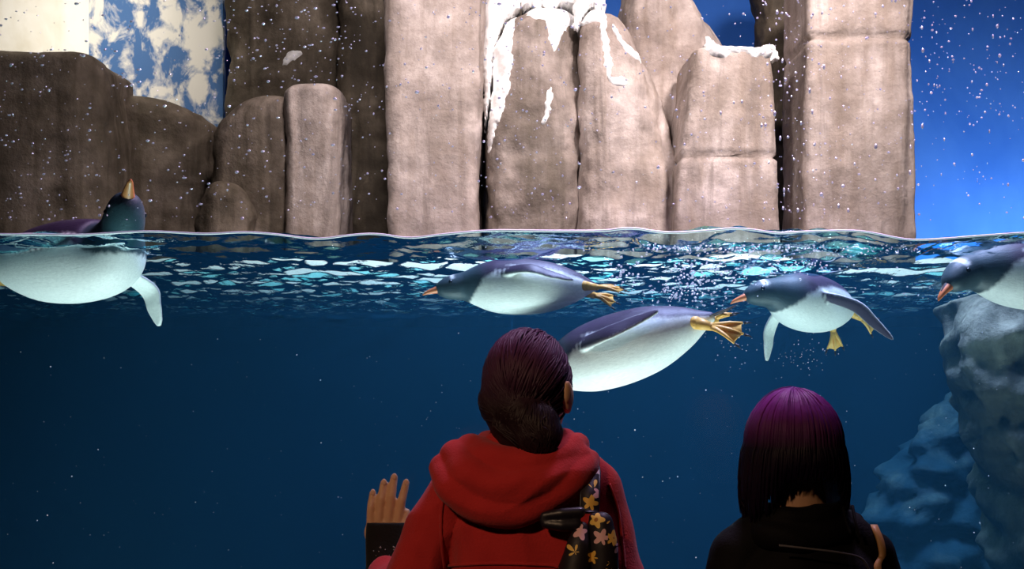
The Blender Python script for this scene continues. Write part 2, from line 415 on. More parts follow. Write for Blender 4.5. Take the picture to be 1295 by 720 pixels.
crust('snow_cap', [(660, -6), (690, -30), (742, -30), (742, 26), (728, 30), (714, 38), (706, 52), (699, 66), (695, 46), (690, 26), (668, 22)], 5.35, ra, .04, 3)
crust('snow_cap', [(728, -30), (762, -28), (764, 14), (750, 24), (736, 26), (728, 28)], 5.28, rb, .04, 4)
crust('ice_drip', [(758, -10), (767, 10), (770, 60), (774, 92), (786, 97), (791, 108), (776, 105), (767, 94), (763, 55), (758, 20)], 5.28, rb, .018, 5)
crust('ice_drip', [(774, 26), (784, 42), (797, 56), (813, 62), (813, 74), (797, 69), (785, 56), (773, 38)], 5.28, rb, .02, 6)
crust('snow_cap', [(896, 58), (898, 44), (912, 53), (935, 57), (958, 57), (978, 52), (984, 60), (981, 71), (950, 67), (925, 68), (912, 76), (900, 70)], 5.12, rc, .04, 7)
crust('ice_drip', [(362, 72), (378, 66), (383, 70), (372, 80), (360, 86), (356, 82)], 6.1, rd, .02, 8)

# bank added along the pool edge to whiten streaks seen through the water
bm = bmesh.new(); prof = []
for k in range(241):
    x = -4.2 + 8.4 * k / 240; h = .30 + .05 * noise.noise(Vector((x * 2.2, 1, 0))) + .02 * noise.noise(Vector((x * 9, 2, 0)))
    y = LY + .03 + .02 * noise.noise(Vector((x * 3, 5, 0)))
    prof.append([bm.verts.new((x, yy, zz)) for yy, zz in ((y, ZS + .032), (y, ZS + h * .5), (y + .01, ZS + h * .85), (y + .05, ZS + h), (y + .09, ZS + h * .95), (y + .10, ZS + .04))])
for a, b in zip(prof[:-1], prof[1:]):
    for k in range(6): bm.faces.new((a[k], b[k], b[(k+1) % 6], a[(k+1) % 6]))
bm.faces.new(prof[0]); bm.faces.new(prof[-1][::-1]); bmesh.ops.recalc_face_normals(bm, faces=bm.faces[:])
tag(bm_obj('added_bank', bm, M_SNOW), 'low white bank added along the far edge of the pool to brighten the water streaks', 'snow')

# pool rocks under water at the right
rock('pale encrusted rock standing under water at the right edge', 3.30, .45, [(900, 1350, 1480), (640, 1312, 1470), (540, 1272, 1470), (470, 1250, 1470), (392, 1252, 1465), (362, 1262, 1460)], M_POOLP, .06, 4.5, .06, 21, fine=.9, bottom=-.25, name='pool_rock')
rock('sloping mottled rock under water below the far right penguin', 4.30, .42, [(900, 1080, 1420), (700, 1120, 1400), (580, 1175, 1390), (470, 1250, 1380)], M_HAZE_ROCK, .14, 2.4, .2, 22, fine=.8, bottom=-.25, name='pool_rock')

# ---------------------------------------------------------------- water
EDGE = [(-300, 296), (0, 296), (100, 297), (150, 294), (190, 292), (260, 296), (310, 293), (350, 296), (400, 303), (450, 296), (480, 295), (515, 302), (560, 296), (620, 291), (700, 292),
        (760, 292), (785, 290), (797, 286), (815, 291), (850, 295), (890, 292), (930, 288), (960, 291), (985, 296), (1010, 293), (1075, 291), (1100, 293), (1130, 300), (1155, 304), (1190, 302), (1240, 298), (1295, 294), (1500, 295)]
EX = np.array([(e[0] - 647.5) * GB / FPX for e in EDGE]); EZ = np.array([ZC - (e[1] - HOR) * GB / FPX for e in EDGE])
def edge_z(x):
    k = np.array([-.03, -.02, -.01, 0, .01, .02, .03]); return np.mean([np.interp(x + d, EX, EZ) for d in k], axis=0)
rng = np.random.default_rng(5)
WAVES = []
for i in range(90):
    lam = .034 * (12 ** rng.random()); ang = rng.normal(math.pi / 2, .42); a = .0070 * lam * (1.5 if lam < .16 else .8)
    WAVES.append((2 * math.pi / lam * math.cos(ang), 2 * math.pi / lam * math.sin(ang), rng.random() * 6.28, a))
def water_z(X, Y):
    z = np.zeros_like(X)
    for kx, ky, ph, a in WAVES: z += a * np.sin(kx * X + ky * Y + ph)
    churn = 1 + 1.0 * np.exp(-((X - .70) / .40) ** 2 - ((Y - 2.55) / .35) ** 2)
    fade = np.clip((Y - GB) / .07, 0, 1); fade = fade * fade * (3 - 2 * fade)
    far = np.interp(Y, [2.3, 3.2, 4.2, 5.0], [1, 1, 1.25, 1.35])
    e = edge_z(X)
    return ZS + (e - ZS) * np.exp(-((Y - GB) / .28) ** 2) + z * fade * churn * far
xs = np.concatenate([np.linspace(-TX, -2.4, 50)[:-1], np.linspace(-2.4, 2.4, 440), np.linspace(2.4, TX, 50)[1:]])
ys = np.concatenate([np.linspace(GB, 3.4, 170)[:-1], np.linspace(3.4, LY, 190)])
X, Y = np.meshgrid(xs, ys); Z = water_z(X, Y)
nx, ny = len(xs), len(ys)
vt = np.stack([X.ravel(), Y.ravel(), Z.ravel()], 1)
i = np.arange((ny - 1) * nx).reshape(ny - 1, nx)[:, :-1].ravel()
faces = np.stack([i, i + 1, i + nx + 1, i + nx], 1).tolist()
nt = len(vt); vt2 = vt[:nx].tolist() and None
def rim(idx):  # a side wall hanging from a row of the surface
    global verts_extra
    base = nt + len(verts_extra); verts_extra += [(vt[j][0], vt[j][1], vt[j][2]) for j in idx] + [(vt[j][0], vt[j][1], -.25) for j in idx]
    n = len(idx)
    return [(base + k + 1, base + k, base + n + k, base + n + k + 1) for k in range(n - 1)]
verts_extra = []
front = list(range(nx)); back = list(range((ny - 1) * nx, ny * nx))[::-1]
left = list(range(0, ny * nx, nx))[::-1]; right = list(range(nx - 1, ny * nx, nx))
for e in (front, right, back, left): faces += rim(e)
b0 = nt + len(verts_extra); verts_extra += [(-TX, GB, -.25), (-TX, LY, -.25), (TX, LY, -.25), (TX, GB, -.25)]
faces.append((b0, b0 + 1, b0 + 2, b0 + 3))
me = bpy.data.meshes.new('pool_water'); me.from_pydata(vt.tolist() + verts_extra, [], faces); me.update()
vcolor(me, np.concatenate([np.ones((nt, 3)), np.zeros((len(verts_extra), 3))]))
bm = bmesh.new(); bm.from_mesh(me)
bm.to_mesh(me); bm.free()
tag(mesh_obj('pool_water', me, M_WATER), 'deep blue pool water with a rippled surface behind the window', 'water', kind='stuff')
# white tube at the waterline standing in for the bright refracted line
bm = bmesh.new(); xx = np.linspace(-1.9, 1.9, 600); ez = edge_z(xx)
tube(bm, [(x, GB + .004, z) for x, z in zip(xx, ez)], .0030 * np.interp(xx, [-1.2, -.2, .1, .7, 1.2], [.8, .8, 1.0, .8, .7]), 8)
tag(bm_obj('waterline_glint', bm, M_EDGE), 'white rim along the waterline standing in for refracted light', 'water', kind='stuff')

# ---------------------------------------------------------------- penguins
def feather_mat():
    m = N('penguin_feathers'); c = m.n('Attribute', {'attribute_name': 'col'}).outputs['Color']
    n = m.noise(m.coords((14, 40, 40)), 6, 4, .6)
    cc = m.mix(.35, c, m.ramp(n, [(.3, (.45, .45, .48)), (.7, (1, 1, 1))]), 'MULTIPLY')
    return m.pbr(Base_Color=cc, Roughness=.5, Specular_IOR_Level=.35, Normal=m.bump(n, .25, .004))
M_FEATHER = feather_mat()
M_BEAK = plain('beak_orange', (.78, .22, .07), .35, .5)
M_BEAKD = plain('beak_ridge', (.05, .035, .04), .35, .5)
M_EYE = plain('eye_black', (.006, .005, .005), .08, .8)
M_FOOT = plain('webbed_foot', (.85, .46, .10), .5, .4)
M_CLAW = plain('claw', (.03, .02, .015), .4)
M_TAIL = plain('tail_feather', (.05, .045, .055), .55)
SEC = [(0.00, .012, .012), (.03, .032, .028), (.09, .068, .062), (.18, .099, .094), (.28, .111, .106), (.37, .105, .102), (.43, .089, .088), (.475, .066, .069), (.51, .052, .054), (.545, .048, .048), (.575, .042, .040), (.60, .030, .027), (.613, .014, .013)]
BACK, WHITE, HEADC = np.array((.054, .034, .068)), np.array((.84, .85, .81)), np.array((.040, .068, .082))
def smooth(a, b, x):
    t = min(1, max(0, (x - a) / (b - a))); return t * t * (3 - 2 * t)
def penguin(label, loc, yaw, pitch=0, roll=0, sc=1.0, neck=(0, 0), head=(0, 0), flips=(), feet=(), tail=True, sag=1.06, eye=17):
    root = empty('penguin', loc); root.matrix_world = Matrix.Translation(loc) @ Matrix.Rotation(R(yaw), 4, 'Z') @ Matrix.Rotation(R(-pitch), 4, 'Y') @ Matrix.Rotation(R(roll), 4, 'X')
    tag(root, label, 'penguin', 'penguins swimming at the window')
    sec = catmull(SEC, 5); fr = []; pos = Vector((-.28, 0, 0)); s0 = 0
    def frame(s):
        p = R(neck[0]) * smooth(.38, .49, s) + R(head[0]) * smooth(.49, .58, s)
        y = R(neck[1]) * smooth(.38, .49, s) + R(head[1]) * smooth(.49, .58, s)
        return Matrix.Rotation(y, 3, 'Z') @ Matrix.Rotation(-p, 3, 'Y')
    for (s, hw, hh) in sec:
        M = frame(s); pos = pos + M @ Vector((s - s0, 0, 0)); s0 = s; fr.append((s, pos.copy(), M, hw, hh))
    def on(s, th, k=1.0):      # a point of the skin at arc s and angle th (90 = back)
        f = min(fr, key=lambda q: abs(q[0] - s)); ct, st = math.cos(R(th)), math.sin(R(th))
        return f[1] + f[2] @ Vector((0, f[3] * ct * k, f[4] * st * k * (sag if st < 0 else .94))), f[2]
    bm = bmesh.new(); src, cl = [], []; rings = []; SEG = 56
    for (s, p, M, hw, hh) in fr:
        ring = []
        for k in range(SEG):
            th = 2 * math.pi * k / SEG; ct, st = math.cos(th), math.sin(th)
            v = p + M @ Vector((0, hw * ct, hh * st * (sag if st < 0 else .94)))
            ring.append(bm.verts.new(v * sc)); src.append(v * sc)
            L = np.interp(s, [0, .06, .15, .3, .38, .43, .47, .50], [.1, .35, .48, .46, .38, .05, -.65, -1.3])
            L += .05 * noise.noise(v * 22)
            wht = 1 - smooth(L - .045, L + .045, st)
            dark = BACK * (1 - smooth(.40, .47, s)) + HEADC * smooth(.40, .47, s)
            dark = dark * (1 + .35 * noise.noise(v * 35))
            c = dark * (1 - wht) + WHITE * wht
            pt = .85 * smooth(.537, .542, s) * (1 - smooth(.553, .558, s)) * smooth(.42, .5, st)
            c = c * (1 - pt) + WHITE * pt
            cl.append(c)
        rings.append(ring)
    for a, b in zip(rings[:-1], rings[1:]):
        for k in range(SEG): bm.faces.new((a[k], a[(k+1) % SEG], b[(k+1) % SEG], b[k]))
    bm.faces.new(rings[0][::-1]); bm.faces.new(rings[-1])
    for (sg, s, th, d1, d2, chord, ln, *pale) in flips:      # sg +1 = left side
        p0, M = on(s, th if sg > 0 else 180 - th, .80)
        d1, d2, ch = Vector(d1).normalized(), Vector(d2).normalized(), Vector(chord).normalized()
        path = catmull([p0, p0 + d1 * ln * .45, p0 + d1 * ln * .45 + d2 * ln * .3, p0 + d1 * ln * .45 + d2 * ln * .6], 8)
        prev = None
        for i, q in enumerate(path):
            q = Vector(q); t = i / (len(path) - 1)
            d = (Vector(path[min(i+1, len(path)-1)]) - Vector(path[max(i-1, 0)])).normalized()
            nn = d.cross(ch).normalized(); c2 = nn.cross(d).normalized()
            if nn.y * sg * (-1 if pale and pale[0] else 1) < 0: nn = -nn
            wid = pale[1] if len(pale) > 1 else 1.0; hwid = wid * np.interp(t, [0, .15, .4, .7, .92, 1], [.020, .030, .034, .028, .016, .006]); ht = np.interp(t, [0, .5, 1], [.011, .008, .005])
            ring = []
            for k in range(20):
                a = 2 * math.pi * k / 20
                v = q + c2 * hwid * math.cos(a) + nn * ht * math.sin(a)
                ring.append(bm.verts.new(v * sc)); src.append(v * sc)
                dk = smooth(-.35, .25, math.sin(a)); edge = smooth(.86, .97, abs(math.cos(a)))
                c = BACK * .9 * dk + WHITE * (1 - dk); c = c * (1 - .6 * edge) + WHITE * .6 * edge
                cl.append(c)
            if prev:
                for k in range(20): bm.faces.new((prev[k], prev[(k+1) % 20], ring[(k+1) % 20], ring[k]))
            else: bm.faces.new(ring[::-1])
            prev = ring
        bm.faces.new(prev)
    bmesh.ops.recalc_face_normals(bm, faces=bm.faces[:])
    me = remeshed(bm, .0036, 3, .5)
    kd = kdtree.KDTree(len(src))
    for i, v in enumerate(src): kd.insert(v, i)
    kd.balance(); out = []
    for v in me.vertices:
        hit = kd.find_n(v.co, 3); ws = [1 / (h[2] + 1e-4) for h in hit]
        out.append(sum((cl[h[1]] * w for h, w in zip(hit, ws)), np.zeros(3)) / sum(ws))
    vcolor(me, np.array(out)); mesh_obj('body', me, M_FEATHER, root)
    # beak
    p, M = on(.60, 0, 0); f = M @ Vector((1, 0, 0)); u = M @ Vector((0, 0, 1))
    path = [p - f * .012 - u * .002, p + f * .012 - u * .003, p + f * .035 - u * .005, p + f * .055 - u * .009, p + f * .066 - u * .014]
    b = bmesh.new(); tube(b, [q * sc for q in path], [r * sc for r in (.019, .016, .011, .007, .002)], 12, .85, u)
    o = bm_obj('beak', b, M_BEAK, root)
    b = bmesh.new(); tube(b, [(q + u * r) * sc for q, r in zip(path[:4], (.013, .011, .007, .004))], [r * sc for r in (.009, .007, .005, .002)], 8, .6, u)
    bm_obj('beak_ridge', b, M_BEAKD, o)
    for th in (eye, 180 - eye):
        p, M = on(.556, th, .94); b = bmesh.new(); sphere(b, p * sc, .0075 * sc, seg=14, rings=10)
        bm_obj('eye', b, M_EYE, root)
    # tail feathers
    if tail:
        p, M = on(.015, 0, 0); b = bmesh.new()
        for i in range(9):
            a = R((i - 4) * 6); d = Vector((-math.cos(a), math.sin(a), .10 - .01 * abs(i - 4)))
            L = .115 - .008 * abs(i - 4)
            tube(b, [(p + d * t * L + Vector((.02, 0, 0))) * sc for t in (0, .3, .7, 1)], [r * sc for r in (.007, .008, .006, .001)], 6, .35)
        bm_obj('tail', b, M_TAIL, root)
    # webbed feet
    for (sg, s, th, d, nrm, fl) in feet:
        p, M = on(s, th if sg > 0 else 180 - th, .85); d = Vector(d).normalized(); nrm = Vector(nrm).normalized()
        side = d.cross(nrm).normalized(); nrm = side.cross(d).normalized()
        b = bmesh.new(); ank = p + d * .045
        cone(b, p * sc, ank * sc, .019 * sc, .012 * sc, 12)
        tips = []
        for a in (-24, 0, 24):
            e = (d * math.cos(R(a)) + side * math.sin(R(a))); L = fl * (1 if a == 0 else .93)
            tip = ank + e * L + nrm * .004
            tube(b, [(ank + e * L * t + nrm * .008 * math.sin(t * 3)) * sc for t in (0, .3, .6, 1)], [r * sc for r in (.010, .007, .0055, .0035)], 8, .9, nrm)
            tips.append((ank + e * L * .96, e))
        for (A, ea), (B, eb) in ((tips[0], tips[1]), (tips[1], tips[2])):
            mid = (A + B) / 2 - d * fl * .02
            q = [ank, A, mid, B]; up = [b.verts.new((x + nrm * .003) * sc) for x in q]; dn = [b.verts.new((x - nrm * .002) * sc) for x in q]
            b.faces.new(up); b.faces.new(dn[::-1])
            for k in range(4): b.faces.new((up[k], dn[k], dn[(k+1) % 4], up[(k+1) % 4]))
        fo = bm_obj('foot', b, M_FOOT, root)
        for A, e in tips:
            b = bmesh.new(); A2 = A + e * fl * .08
            tube(b, [A2 * sc, (A2 + e * .010) * sc, (A2 + e * .02 - nrm * .004) * sc], [.0042 * sc, .003 * sc, .0006 * sc], 6, 1, nrm)
            bm_obj('claw', b, M_CLAW, fo)
    return root
FT = lambda a=0, b=0: [(1, .055, -30, (-1, .18 + a, -.12), (0, .2, 1), .078), (-1, .055, -30, (-1, -.18 - b, -.3), (0, -.2, 1), .078)]
# floating at the far left, head raised above the surface
penguin('penguin floating at the left edge with its head raised above the water', at(88, 329, 2.66), -24, 2, 0, 1.04, (44, -24), (-2, -12), eye=-4,
        flips=[(1, .40, -28, (.30, .75, -.55), (.12, .25, -1), (1, -.4, .2), .160, 0, 1.35), (-1, .39, 24, (-.8, -.5, .0), (-1, .05, -.04), (0, -1, .4), .24)],
        feet=[(1, .06, -30, (-1, .2, -.1), (0, .2, 1), .075), (-1, .06, -30, (-1, -.35, -.35), (0, -1, .6), .078)])
# swimming left under the surface
penguin('penguin swimming left just under the surface above the red hoodie', at(662, 361, 2.70), 180, 1, 7, .715, (-4, 0), (-8, 8),
        flips=[(1, .385, 20, (-.8, .40, .05), (-1, -.04, -.24), (0, -.9, 1), .29, 0, .85), (-1, .385, 10, (-.8, -.5, 0), (-1, 0, -.1), (0, -.2, 1), .22)],
        feet=[(1, .05, -10, (-1, .05, -.12), (0, .5, 1), .10), (-1, .05, -20, (-1, -.1, -.30), (0, .8, .6), .085)])
penguin('largest penguin diving left with its head behind the dark haired woman', at(786, 438, 2.62), 160, -17, 0, .90, (-6, 10), (0, 12),
        flips=[(1, .40, 24, (-.7, .45, .0), (-1, -.05, .10), (0, -.9, 1), .28, 0, .85), (-1, .385, 10, (-.8, -.5, 0), (-1, 0, -.1), (0, -.2, 1), .22)],
        feet=[(1, .05, -10, (-1, .10, -.62), (0, .75, .6), .095), (-1, .05, -10, (-1, -.1, .0), (0, .2, 1), .05)])
penguin('penguin paddling towards the left with both flippers and feet spread', at(1026, 382, 2.92), 222, 4, -2, .80, (4, -14), (-22, -26),
        flips=[(1, .37, 10, (-.35, .75, -.25), (-.45, .60, -.62), (.11, 1.0, .56), .29, 0, .75), (-1, .37, -25, (-.1, -.45, -.9), (-.1, -.1, -1), (1, 0, .2), .19)],
        feet=[(1, .06, -20, (-.8, .25, -.30), (.59, .81, .1), .085), (-1, .08, -50, (-.30, .0, -.9), (.59, .81, .0), .080)])
penguin('penguin at the right edge with its beak pointing down to the left', at(1322, 345, 2.62), 184, 3, 3, .90, (-6, 6), (-34, 12),
        flips=[(1, .40, 18, (-.6, .6, -.35), (-1, .15, -.5), (0, .4, 1), .25), (-1, .385, 10, (-.8, -.5, 0), (-1, 0, -.1), (0, -.2, 1), .22)],
        feet=FT())

# ---------------------------------------------------------------- people
def skin_mat(name, c):
    m = N(name); n = m.noise(m.coords(), 60, 4)
    return m.pbr(Base_Color=m.mix(m.math('MULTIPLY', n, .4), c, tuple(x * .75 for x in c)), Roughness=.5, Specular_IOR_Level=.35, Normal=m.bump(n, .1, .003))
M_SKIN = skin_mat('skin', (.62, .36, .22))
def cloth_mat(name, c, c2, rough=.9, knit=260, sheen=.12):
    m = N(name); o = m.coords(); n = m.noise(o, 18, 5, .6); f = m.noise(o, knit, 2)
    return m.pbr(Base_Color=m.mix(n, c, c2), Roughness=rough, Specular_IOR_Level=.15, Sheen_Weight=sheen, Normal=m.bump(m.math('ADD', m.math('MULTIPLY', n, .4), m.math('MULTIPLY', f, .35)), .5, .006))
M_RED = cloth_mat('red_fleece', (.50, .030, .030), (.36, .018, .022))
M_BLACK = cloth_mat('black_cloth', (.005, .004, .007), (.003, .003, .004), .75, 260, 0)
M_JEAN = cloth_mat('dark_denim', (.03, .04, .07), (.02, .026, .05), .9, 400)
M_KNIT = cloth_mat('black_knit', (.016, .015, .016), (.006, .006, .007), .95, 160)
M_SHOE = plain('shoe', (.02, .02, .022), .5)
M_SEQ = plain('sequin', (.8, .8, .78), .15, .8, Metallic=.6)
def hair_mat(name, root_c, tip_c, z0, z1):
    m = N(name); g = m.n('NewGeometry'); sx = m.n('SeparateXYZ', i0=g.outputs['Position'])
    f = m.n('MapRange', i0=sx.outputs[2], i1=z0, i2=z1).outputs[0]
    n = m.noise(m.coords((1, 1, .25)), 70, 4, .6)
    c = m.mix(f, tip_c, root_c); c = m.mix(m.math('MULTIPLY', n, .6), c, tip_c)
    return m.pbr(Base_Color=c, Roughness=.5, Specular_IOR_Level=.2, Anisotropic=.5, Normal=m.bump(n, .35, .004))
M_HAIRA = hair_mat('dark_hair_violet_lit', (.13, .032, .115), (.018, .008, .012), 1.46, 1.62)  # violet light on the crown is put into the root colour
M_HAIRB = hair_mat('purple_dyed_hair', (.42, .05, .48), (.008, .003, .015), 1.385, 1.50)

def loft(bm, secs, seg=40, nexp=2.4):
    """horizontal rounded sections (cx, cy, z, halfwidth, halfdepth)"""
    rings = []
    for (cx, cy, z, a, b) in catmull(secs, 6):
        ring = []
        for k in range(seg):
            th = 2 * math.pi * k / seg; ct, st = math.cos(th), math.sin(th)
            ring.append(bm.verts.new((cx + a * math.copysign(abs(ct) ** (2 / nexp), ct), cy + b * math.copysign(abs(st) ** (2 / nexp), st), z)))
        rings.append(ring)
    for p, q in zip(rings[:-1], rings[1:]):
        for k in range(seg): bm.faces.new((p[k], p[(k+1) % seg], q[(k+1) % seg], q[k]))
    bm.faces.new(rings[0][::-1]); bm.faces.new(rings[-1])
def head_forms(bm, C, M, s=1.0):
    g = lambda x, y, z: C + M @ Vector((x * s, y * s, z * s))
    sphere(bm, C, (.073 * s, .092 * s, .100 * s), M)
    sphere(bm, g(0, .022, -.055), (.056 * s, .068 * s, .062 * s), M)          # jaw
    sphere(bm, g(0, .070, -.098), (.022 * s, .020 * s, .016 * s), M)          # chin
    cone(bm, g(0, .092, -.005), g(0, .109, -.040), .007 * s, .012 * s)        # nose
    sphere(bm, g(.011, .099, -.043), .007 * s); sphere(bm, g(-.011, .099, -.043), .007 * s)
    sphere(bm, g(0, .087, -.068), (.024 * s, .010 * s, .006 * s), M); sphere(bm, g(0, .085, -.078), (.020 * s, .010 * s, .007 * s), M)   # lips
    sphere(bm, g(.030, .086, .012), (.020 * s, .010 * s, .006 * s), M); sphere(bm, g(-.030, .086, .012), (.020 * s, .010 * s, .006 * s), M)   # brows
    for sx in (-1, 1):                                                        # ears
        E = M @ Matrix.Rotation(R(-18 * sx), 3, 'Z')
        sphere(bm, g(.082 * sx, -.006, -.022), (.009 * s, .018 * s, .031 * s), E)
        sphere(bm, g(.088 * sx, -.016, -.012), (.006 * s, .012 * s, .022 * s), E)
        sphere(bm, g(.078 * sx, .002, -.046), (.009 * s, .010 * s, .012 * s), E)
def eyes(root, C, M, s=1.0):
    inv = root.matrix_world.inverted()
    for sx in (-1, 1):
        b = bmesh.new(); sphere(b, C + M @ Vector((.030 * sx * s, .082 * s, -.004 * s)), .0125 * s)
        b.transform(inv); bm_obj('eye', b, M_EYEW, root)
M_EYEW = plain('eye_white', (.75, .72, .70), .2, .6)
def loose_hand(bm, wrist, d, thumb):
    """relaxed hanging hand: palm, four unequal bent fingers, thumb"""
    d = Vector(d).normalized(); fwd = Vector((0, 1, 0)); fwd = (fwd - d * fwd.dot(d)).normalized(); inn = Vector(thumb)
    wrist = Vector(wrist); sphere(bm, wrist + d * .045, (.018, .040, .050), None)
    chain(bm, [(wrist, .024), (wrist + d * .03, .024)])
    for k, (o, L) in enumerate(((.028, .066), (.010, .074), (-.008, .070), (-.026, .054))):
        b = wrist + d * .080 + fwd * o; m = b + d * L * .5 + inn * .006; e = m + d * L * .42 + inn * .022
        chain(bm, [(b, .0088), (m, .008), (e, .0066)], 12)
    t0 = wrist + d * .03 + fwd * .03; chain(bm, [(t0, .012), (t0 + d * .03 + fwd * .018 + inn * .01, .0095), (t0 + d * .058 + fwd * .02 + inn * .016, .008)], 12)
def person(label, base):
    r = empty('person', base); bpy.context.view_layer.update()
    return tag(r, label, 'person')
def wear(name, me_or_bm, mat, root):
    o = bm_obj(name, me_or_bm, mat, None) if isinstance(me_or_bm, bmesh.types.BMesh) else mesh_obj(name, me_or_bm, mat)
    o.data.transform(Matrix.Translation(-root.location)); o.parent = root
    return o
def legs_and_shoes(root, cx, cy, hip, mat):
    b = bmesh.new()
    loft(b, [(cx, cy, hip - .06, .15, .11), (cx, cy, hip + .02, .158, .118), (cx, cy, hip + .10, .14, .105)])
    for sx in (-1, 1):
        chain(b, [((cx + .085 * sx, cy, hip - .03), .088), ((cx + .088 * sx, cy + .01, hip * .53), .060), ((cx + .09 * sx, cy - .01, .30), .056), ((cx + .09 * sx, cy - .01, .09), .048)])
    wear('trousers', remeshed(b, .007, 5), mat, root)
    for sx in (-1, 1):
        b = bmesh.new(); x = cx + .09 * sx
        chain(b, [((x, cy - .05, .045), .042), ((x, cy + .02, .05), .045), ((x, cy + .12, .035), .034)])
        me = remeshed(b, .006, 3)
        for v in me.vertices: v.co.z = max(v.co.z, .001)
        wear('shoe', me, M_SHOE, root)
def folds(me, amp, seed=0, sc=(7, 7, 3)):
    def fn(co):
        out = np.empty(len(co))
        for i, p in enumerate(co):
            q = Vector((p[0] * sc[0] + seed, p[1] * sc[1], p[2] * sc[2]))
            n = noise.noise(q + Vector((0, 0, 1.5 * noise.noise(q * .6))))
            out[i] = amp * (1 - 2.2 * abs(n)) + amp * .35 * noise.noise(q * 3.1)
        return out
    displace(me, fn)

# --- woman in the red hoodie
AX, AY = .035, 2.0
A = person('woman in a red hoodie with dark tied hair and one hand raised to the glass', (AX, AY, 0))
C = Vector((AX + .002, AY, 1.505)); MA = Matrix.Rotation(R(-27), 3, 'Z') @ Matrix.Rotation(R(4), 3, 'X')
b = bmesh.new(); head_forms(b, C, MA)
chain(b, [((AX, AY - .008, 1.44), .050), ((AX + .003, AY - .005, 1.30), .056)])
loft(b, [(AX + .003, AY, .80, .135, .095), (AX + .003, AY, .90, .148, .105), (AX + .003, AY, 1.03, .118, .085), (AX + .003, AY, 1.17, .130, .095), (AX + .003, AY, 1.28, .120, .075), (AX + .003, AY, 1.33, .06, .055)])
SHL, ELL, WRL = Vector((-.112, 2.0, 1.295)), Vector((-.230, 2.0, 1.050)), Vector((-.280, 2.195, 1.100))
SHR, ELR, WRR = Vector((.158, 1.995, 1.295)), Vector((.222, 1.965, 1.045)), Vector((.225, 2.03, .82))
chain(b, [(SHL, .044), (ELL, .036), ((ELL + WRL) / 2, .034), (WRL, .024)])
chain(b, [(SHR, .044), (ELR, .036), (WRR, .024)])
loose_hand(b, WRR, (0, .25, -1), (-1, 0, 0))
for sx in (-1, 1):
    chain(b, [((AX + .085 * sx, AY, .86), .078), ((AX + .088 * sx, AY + .01, .46), .050), ((AX + .09 * sx, AY - .01, .28), .045), ((AX + .09 * sx, AY - .01, .07), .033)])
    chain(b, [((AX + .09 * sx, AY - .03, .045), .032), ((AX + .09 * sx, AY + .10, .035), .026)])
# raised left hand, flat against the acrylic
HY_ = 2.232
palm = at(489, 684, 2.228)
sphere(b, palm, (.040, .013, .050)); chain(b, [(WRL, .025), (at(488, 702, 2.222), .024)])
sphere(b, at(470, 674, 2.228), (.017, .013, .026)); sphere(b, at(505, 674, 2.228), (.018, .013, .026))
FING = [((468.5, 663), (469, 642), (471.5, 624), .0098, .0078), ((479.5, 659), (482, 632), (485.5, 611), .0104, .0083), ((491.5, 658), (495, 628), (498.5, 604), .0106, .0085), ((503, 661), (508, 634), (513.5, 611), .0104, .0083)]
for a_, m_, t_, r0, r1 in FING:
    chain(b, [(at(*a_, 2.230), r0), (at(*m_, 2.232), r0 * .95), (at(*t_, 2.240), r1)], 14)
chain(b, [(at(506, 690, 2.222), .014), (at(511, 668, 2.228), .0105), (at(514.5, 648, 2.236), .0085)], 14)
wear('body', remeshed(b, .0033, 3, .5), M_SKIN, A)
eyes(A, C, MA)
for px, py in ((471.7, 623), (485.7, 610), (498.8, 603), (513.8, 610)):
    n_ = bmesh.new(); sphere(n_, at(px, py, 2.2315), (.0058, .002, .0075), seg=12, rings=8)
    wear('fingernail', n_, skin_mat('nail', (.72, .46, .36)) if 'nail' not in bpy.data.materials else bpy.data.materials['nail'], A)
# hoodie
b = bmesh.new()
TCX = AX + .006
loft(b, [(TCX, AY, .80, .178, .132), (TCX, AY, .84, .182, .135), (TCX, AY, .98, .168, .124), (TCX, AY, 1.12, .164, .126), (TCX, AY, 1.22, .158, .118), (TCX, AY, 1.29, .125, .09), (TCX, AY, 1.35, .07, .065)])
chain(b, [((AX - .05, AY - .005, 1.345), .050), (SHL, .056), ((SHL + ELL) / 2, .056), (ELL, .054), ((ELL * .45 + WRL * .55), .047), (WRL + (ELL - WRL) * .18, .036)])
chain(b, [((AX + .06, AY - .005, 1.345), .050), (SHR, .056), ((SHR + ELR) / 2, .056), (ELR, .054), ((ELR + WRR) / 2, .048), (WRR + (ELR - WRR) * .1, .038)])
me = remeshed(b, .0055, 5); folds(me, .009, 3, (9, 9, 4))
hbv = BVHTree.FromPolygons([v.co[:] for v in me.vertices], [tuple(p.vertices) for p in me.polygons])
hood_o = wear('hoodie', me, M_RED, A)
def seam(pts, r=.0035):
    P_ = []
    for q in catmull([at(x, y, 1.9) for x, y in pts], 8):
        q = Vector(q); d_ = (q - Vector((0, 0, ZC))).normalized(); h_ = hbv.ray_cast(Vector((0, 0, ZC)), d_)
        if h_[0]: P_.append(h_[0] + h_[1] * .0005)
    b_ = bmesh.new(); tube(b_, P_, r, 6); wear('seam', b_, M_RED, A)
seam([(566, 612), (559, 640), (558, 680), (562, 722)]); seam([(770, 612), (780, 640), (786, 680), (790, 722)]); seam([(566, 716), (620, 713), (690, 715), (706, 718)])
def pxchain(bm, pts, n=5, seg=16):
    P = catmull([(*at(x, y, Y), r) for x, y, Y, r in pts], n)
    chain(bm, [(Vector(p[:3]), p[3]) for p in P], seg)
b = bmesh.new()
pxchain(b, [(560, 592, 1.96, .022), (572, 618, 1.91, .026), (606, 640, 1.885, .028), (650, 646, 1.878, .030), (692, 632, 1.882, .028), (724, 606, 1.90, .026), (746, 582, 1.95, .020)])
